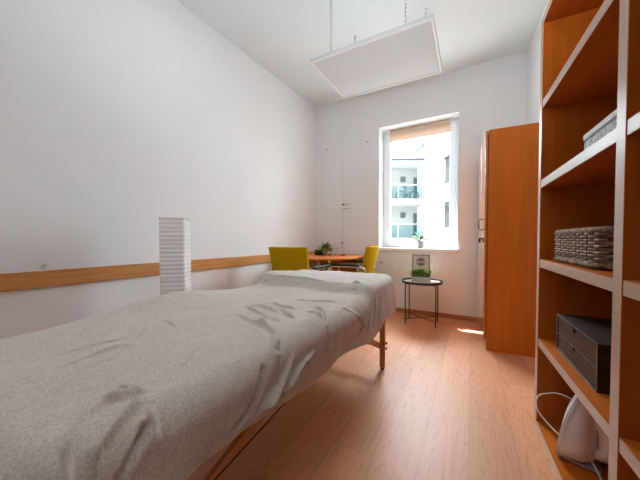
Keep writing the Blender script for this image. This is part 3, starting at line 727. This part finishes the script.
# ------------------------------------------------------------------ paper floor lamp
lp = thing('paper_floor_lamp', 'tall white ribbed paper floor lamp standing against the left wall', 'floor lamp', (-1.915, 1.24, 0), math.radians(57.5-18))
sh = MB(); LW = .0865; nr_ = 36; z0, z1 = .06, 1.128
poly = rr2(-LW, LW, -LW, LW, .012, 2)
vs = []; fs = []; k = len(poly)
for i in range(nr_*2+1):
    z = z0+(z1-z0)*i/(nr_*2); sc_ = 1.0 if i % 2 == 0 else .955+.008*random.random()
    for x, y in poly: vs.append((x*sc_, y*sc_, z+random.uniform(-.0015, .0015)))
for i in range(nr_*2):
    for j in range(k): fs.append((i*k+j, i*k+(j+1) % k, (i+1)*k+(j+1) % k, (i+1)*k+j))
sh.add(vs, fs); sho = sh.build('paper_shade', 'paper', lp, angle=20)
for zz in (z0, z1):
    MB().tube([(x*1.005, y*1.005, zz) for x, y in poly], .0028, 6, closed=True).build('wire_frame', 'paper_wire', sho)
bs = MB(); bs.cyl((0,0,0), (0,0,.012), .10, 32); bs.cyl((0,0,.012), (0,0,.40), .008, 10); bs.build('lamp_base', 'dark_metal', lp)
for a in (0, PI/2):
    MB().cyl((-LW*math.cos(a)*.97, -LW*math.sin(a)*.97, z0+.02), (LW*math.cos(a)*.97, LW*math.sin(a)*.97, z0+.02), .003, 6).build('shade_spoke', 'dark_metal', lp)
MB().lathe([(.002,.40), (.03,.42), (.032,.46), (.015,.50), (.002,.51)], 16).build('bulb', 'white_plastic', lp)

# ------------------------------------------------------------------ desk
dk = thing('desk', 'orange wooden desk with a rounded corner against the window wall', 'desk', (-1.7, 3.2, 0))
pl = [(-2.10, 3.69), (-2.10, 2.74)]
ptsd = [(-.40, .49), (-.40, -.46)]+arc(.02, -.06, .40, -PI/2, 0, 14)+[(.42, .10), (.37, .49)]
MB().prism(ptsd, .730, .755).build('desk_top', 'desk', dk, bevel=.004)
for x, y in ((-.34, .43), (-.34, -.38), (.28, .43), (.16, -.20)):
    MB().cyl((x, y, 0), (x, y, .73), .022, 16).build('leg', 'chrome', dk)
MB().box(-.34, .28, .42, .436, .40, .70).build('modesty_panel', 'desk', dk, bevel=.002)

# ------------------------------------------------------------------ office chairs (front = local -y)
def make_chair(label, loc, rz):
    c = thing('office_chair', label, 'chair', loc, rz, None)
    # curved upholstered back
    b = MB(); nx_, nz_ = 14, 12; W2 = .25; vs = []; fs = []
    zb0, zb1 = .52, .893
    def off(x, z): return .035*(1-(x/W2)**2)+.20+.22*(z-zb0)
    for side in (0, 1):
        for i in range(nz_+1):
            for j in range(nx_+1):
                u = -1+2*j/nx_; z = zb0+(zb1-zb0)*i/nz_; wloc = W2*(.93+.07*(i/nz_))
                th = .030*(1-.35*abs(u)**4)
                x = wloc*u; vs.append((x, off(x, z)+(-th if side == 0 else th), z))
    k1 = nx_+1; n1 = (nz_+1)*k1
    for i in range(nz_):
        for j in range(nx_):
            a = i*k1+j; fs.append((a, a+1, a+k1+1, a+k1)); fs.append((n1+a, n1+a+k1, n1+a+k1+1, n1+a+1))
    for j in range(nx_):
        fs.append((j, n1+j, n1+j+1, j+1)); t0 = nz_*k1+j; fs.append((t0, t0+1, n1+t0+1, n1+t0))
    for i in range(nz_):
        a = i*k1; fs.append((a, a+k1, n1+a+k1, n1+a)); a = i*k1+nx_; fs.append((a, n1+a, n1+a+k1, a+k1))
    b.add(vs, fs); b.build('backrest', 'mustard', c, bevel=.012, seg=3)
    MB().prism(rr2(-.235, .235, -.25, .20, .06), .43, .485).build('seat', 'mustard', c, bevel=.015, seg=3)
    for s in (-1, 1):
        fm_ = MB(); x = s*.265
        fm_.tube(fillet([(x, .24, .012), (x, -.24, .012), (x, -.26, .655), (x, .235, .655), (s*.225, .255, .60)], .07, 6), .011, 10)
        fm_.build('frame_tube', 'chrome', c)
        MB().box(x-.024, x+.024, -.20, .19, .664, .686).build('arm_pad', 'black', c, bevel=.008, seg=3)
    for y_, z_ in ((.02, .42), (.22, .012)): MB().cyl((-.265, y_, z_), (.265, y_, z_), .011, 10).build('cross_tube', 'chrome', c)
    return c
make_chair('mustard upholstered chair turned away, beside the left wall in front of the desk', (-1.722, 2.655, 0), PI)
bpy.context.view_layer.update()
c1 = [o for o in COL.objects if o.name == 'office_chair'][0]
c2 = copy_tree(c1); c2.location = (-1.34, 3.20, 0); c2.rotation_euler = (0, 0, -PI/2+.08)
c2['label'] = 'mustard upholstered chair seen sideways below the window, right end of the desk'
for c_ in (c1, c2): c_['group'] = 'mustard chairs at the desk'

# ------------------------------------------------------------------ plants
def leaf(mb, base, d, L_, w, bend, n=5, mat=0):
    d = Vector(d).normalized(); side = d.cross(Vector((0,0,1)))
    side = side.normalized() if side.length > 1e-3 else Vector((1,0,0)); up = side.cross(d)
    vs = []; fs = []
    for i in range(n+1):
        t = i/n; c = Vector(base)+d*(L_*t)+Vector((0,0,-bend*L_*t*t)); ww = w*math.sin(PI*min(.97, .12+.86*t))**.8
        vs += [c-side*ww+up*.12*ww*2, c-up*.0, c+side*ww+up*.12*ww*2]
    for i in range(n):
        a = i*3; fs += [(a, a+1, a+4, a+3), (a+1, a+2, a+5, a+4)]
    mb.add(vs, fs, mat)
# plant on the desk
pd = thing('potted_plant', 'bushy green potted plant in a clay pot on the desk', 'plant', (-1.757, 3.30, .755))
MB().lathe([(.030,0), (.044,.095), (.047,.10), (.043,.10), (.038,.085)], 24).build('pot', 'pot_clay', pd)
MB().lathe([(.001,.083), (.039,.084)], 20).build('soil', 'soil', pd, smooth=False)
fo = MB()
for i in range(95):
    a = random.uniform(0, 2*PI); el = random.uniform(-.05, 1.15)
    leaf(fo, (random.uniform(-.015,.015), random.uniform(-.015,.015), .085), (math.cos(a)*math.cos(el), math.sin(a)*math.cos(el), math.sin(el)), random.uniform(.10, .17), random.uniform(.011, .018), random.uniform(.1, .5))
fo.build('foliage', 'leaf_mid', pd, smooth=True)
# plant on the sill
pw = thing('potted_plant', 'small green plant in a grey metal pot on the window sill', 'plant', (-.598, 3.80, .861))
MB().lathe([(.036,0), (.048,.090), (.050,.094), (.045,.094), (.042,.08)], 28).build('pot', 'pot_white', pw)
MB().lathe([(.001,.078), (.042,.079)], 20).build('soil', 'soil', pw, smooth=False)
fo = MB()
for i in range(120):
    a = random.uniform(0, 2*PI); el = random.uniform(.05, 1.45); st = random.uniform(.03, .125)
    d = Vector((math.cos(a)*math.cos(el), math.sin(a)*math.cos(el), math.sin(el)))
    a2 = a+random.uniform(-1, 1)
    leaf(fo, Vector((0,0,.08))+d*st, (math.cos(a2)*.8, math.sin(a2)*.8, random.uniform(.1, .8)), random.uniform(.035, .065), random.uniform(.011, .017), .25, 4)
fo.build('foliage', 'leaf_window', pw)

# ------------------------------------------------------------------ tray table with planter and print
tt = thing('tray_side_table', 'round tray side table with thin dark legs under the window', 'side table', (-.500, 3.332, 0), math.radians(1.5))
RT = .213; ZT = .482
MB().lathe([(.001,ZT-.006), (RT,ZT-.006), (RT,ZT), (.001,ZT)], 48).build('tray_top', 'tray', tt)
MB().lathe([(RT,ZT-.010), (RT+.006,ZT-.010), (RT+.012,ZT+.014), (RT+.012,ZT+.018), (RT+.006,ZT+.018), (RT+.001,ZT+.0)], 48, caps=False).build('tray_rim', 'dark_metal', tt)
for sx in (-1, 1):
    for sy in (-1, 1):
        MB().cyl((sx*.162, sy*.132, 0), (sx*.162, sy*.132, ZT-.006), .0065, 10).build('leg', 'dark_metal', tt)
xb_ = MB()
for sg in (-1, 1): xb_.cyl((-.160, -.137*sg, .065), (.160, .137*sg, .065), .005, 8)
xb_.build('cross_brace', 'dark_metal', tt)
ub = MB(); ub.tube([(x*.160, y*.137, ZT-.014) for x, y in ((-1,-1), (1,-1), (1,1), (-1,1))], .0055, 8, closed=True); ub.build('top_ring', 'dark_metal', tt)

pb = thing('planter_box', 'grey rectangular planter of green leaves on the tray side table', 'plant', (-.512, 3.345, ZT), math.radians(4))
MB().box(-.103, .103, -.042, .042, 0, .062).build('planter', 'concrete', pb, bevel=.004)
MB().box(-.097, .097, -.036, .036, .0615, .0635).build('soil', 'soil', pb, smooth=False)
fo = MB()
for i in range(150):
    x = random.uniform(-.09, .09); y = random.uniform(-.03, .03); a = random.uniform(0, 2*PI)
    st = random.uniform(.0, .075)
    leaf(fo, (x+.3*st*(x/.09), y, .06+st), (math.cos(a)+x*4, math.sin(a), random.uniform(.1, 1.0)), random.uniform(.045, .080), random.uniform(.011, .018), .3, 4)
fo.build('foliage', 'leaf_bright', pb)

pf = thing('framed_print', 'grey framed print with a round emblem behind the planter', 'picture frame', (-.530, 3.425, ZT), math.radians(4))
FWd, FHt = .205, .315; lean_a = math.radians(7)
def tilt(p): return Vector((p.x, p.y+p.z*math.sin(lean_a), p.z*math.cos(lean_a)))
ring(MB(), -FWd/2, FWd/2, 0, FHt, .017, 0, .014).xform(tilt).build('frame', 'grey_frame', pf, bevel=.001, seg=1)
pr = MB().box(-FWd/2+.014, FWd/2-.014, .006, .012, .014, FHt-.014).xform(tilt).build('print', 'print_paper', pf, smooth=False)
em = MB(); zc = .222; ro = .054
def disc(mb, r0, r1, y0, y1, n=40):
    vs = [(r*math.cos(2*PI*j/n), y, zc+r*math.sin(2*PI*j/n)) for y in (y0, y1) for r in (r0, r1) for j in range(n)]; fs = []
    for j in range(n):
        q = (j+1) % n; fs += [(j, n+j, n+q, q), (2*n+j, 2*n+q, 3*n+q, 3*n+j), (n+j, 3*n+j, 3*n+q, n+q), (j, q, 2*n+q, 2*n+j)]
    return mb.add(vs, fs)
disc(em, .047, ro, .0045, .006); disc(em, .001, .042, .0045, .006)
em.xform(tilt).build('emblem', 'print_ink', pr, smooth=False)
lb = MB(); lb.box(-.046, .046, .003, .0045, zc-.013, zc+.013)
lb.xform(tilt).build('emblem_band', 'print_paper', pr, smooth=False)
lt = MB(); xs = -.036
for wch in (.011, .009, .011, .010, .011):                     # five blurred strokes across the band, unreadable in the photo
    lt.box(xs, xs+wch*.35, .0015, .003, zc-.008, zc+.008); lt.box(xs+wch*.35, xs+wch, .0015, .003, zc-.002, zc+.003); lt.box(xs+wch*.7, xs+wch, .0015, .003, zc-.008, zc+.008); xs += .0155
lt.xform(tilt).build('emblem_lettering', 'print_ink', pr, smooth=False)
MB().box(-.02, .02, .013, .016, .02, .22).xform(tilt).build('easel_back', 'grey_frame', pf, smooth=False)

# ------------------------------------------------------------------ things on the desk and back wall
rd = thing('portable_speaker', 'small black rounded speaker lying on the desk beside the plant', 'speaker', (-1.872, 3.335, .755), math.radians(29))
MB().tube([(-.062,0,.037), (-.055,0,.037), (.055,0,.037), (.062,0,.037)], [.030,.037,.037,.030], 20).build('speaker_body', 'black', rd)
MB().box(-.045, .045, -.02, .02, 0, .006).build('speaker_foot', 'black', rd)
cb = thing('charging_cable', 'thin dark charging cord with plug lying on the desk', 'cord', (-1.60, 3.36, .755))
MB().tube(fillet([(-.12,0,.003), (-.06,.05,.004), (-.05,.10,.09), (.0,.14,.11), (.03,.10,.05), (.03,.04,.006), (.09,.02,.005)], .04, 5), .0035, 8).build('cord', 'paper_wire', cb)
MB().box(.05, .11, -.002, .022, .0, .014).build('plug', 'black', cb, bevel=.003)
MB().box(-.14, -.10, -.012, .012, .0, .012).build('connector', 'black', cb, bevel=.003)

cc = thing('cable_conduit', 'thin white cable trunking running from the thermostat to the ceiling', 'conduit', (-1.684, YB, 0))
MB().box(-.008, .008, -.010, 0, 1.53, HC).build('trunking', 'wall', cc, bevel=.002)
th_ = thing('wall_thermostat', 'small white double thermostat box on the window wall', 'thermostat', (-1.622, YB, 1.47))
MB().box(-.070, .070, -.028, 0, -.040, .045).build('housing', 'white_plastic', th_, bevel=.004)
MB().box(-.058, -.012, -.030, -.027, .004, .030).build('display', 'print_ink', th_, smooth=False)
MB().box(.010, .050, -.030, -.027, .010, .026).build('dial', 'panel_edge', th_, smooth=False)
MB().box(-.070, .070, -.030, -.002, -.046, -.041).build('under_shadow', 'panel_edge', th_, smooth=False)  # grey strip standing in for the shadow under the housing
cw = thing('wall_cable', 'thin grey cable hanging below the thermostat to the desk', 'cable', (-1.682, YB, 0))
MB().tube([(0,-.004,1.425), (.001,-.004,1.1), (0,-.004,.93), (.02,-.008,.84), (.05,-.012,.77)], .0028, 6).build('cable_run', 'paper_wire', cw)
MB().box(-.012, .012, -.022, 0, .905, .935).build('cable_clip', 'panel_edge', cw, bevel=.003)
def socket(label, x, z, w, dark, n=1):
    s_ = thing('wall_socket', label, 'socket', (x, YB, z), 0, 'sockets under the window')
    for k in range(n):
        xx = (k-(n-1)/2)*.078
        pl_ = MB().box(xx-w/2, xx+w/2, -.010, 0, -w/2, w/2).build('cover_plate', 'white_plastic', s_, bevel=.004)
        MB().cyl((xx, -.0115, 0), (xx, -.0095, 0), w*.30, 20).build('socket_well', dark, pl_)
        for dx in (-.009, .009): MB().cyl((xx+dx, -.0125, 0), (xx+dx, -.011, 0), .0025, 8).build('pin_hole', 'black', pl_)
    return s_
socket('small socket under the window, nearest the mustard chair', -1.097, .660, .05, 'panel_edge')
socket('single white socket lower down between the chair and the tray table', -.930, .585, .078, 'sill')
socket('double white socket to the right of the tray table print', -.430, .612, .074, 'sill', 2)
for x, z, lab in ((-1.945, 2.339, 'small dark nail high in the window wall by the corner'), (-1.307, 2.351, 'small dark nail in the wall beside the window')):
    o = MB().cyl((x, YB-.014, z), (x, YB, z), .008, 8).build('nail', 'dark_metal'); tag(o, lab, 'nail')
o = MB().cyl((0,0,0), (.008,0,0), .012, 10).build('wall_plug', 'paper_wire'); o.location = (xl(.62), .62, .82); tag(o, 'small grey plugged screw hole in the left wall above the rail', 'wall plug')
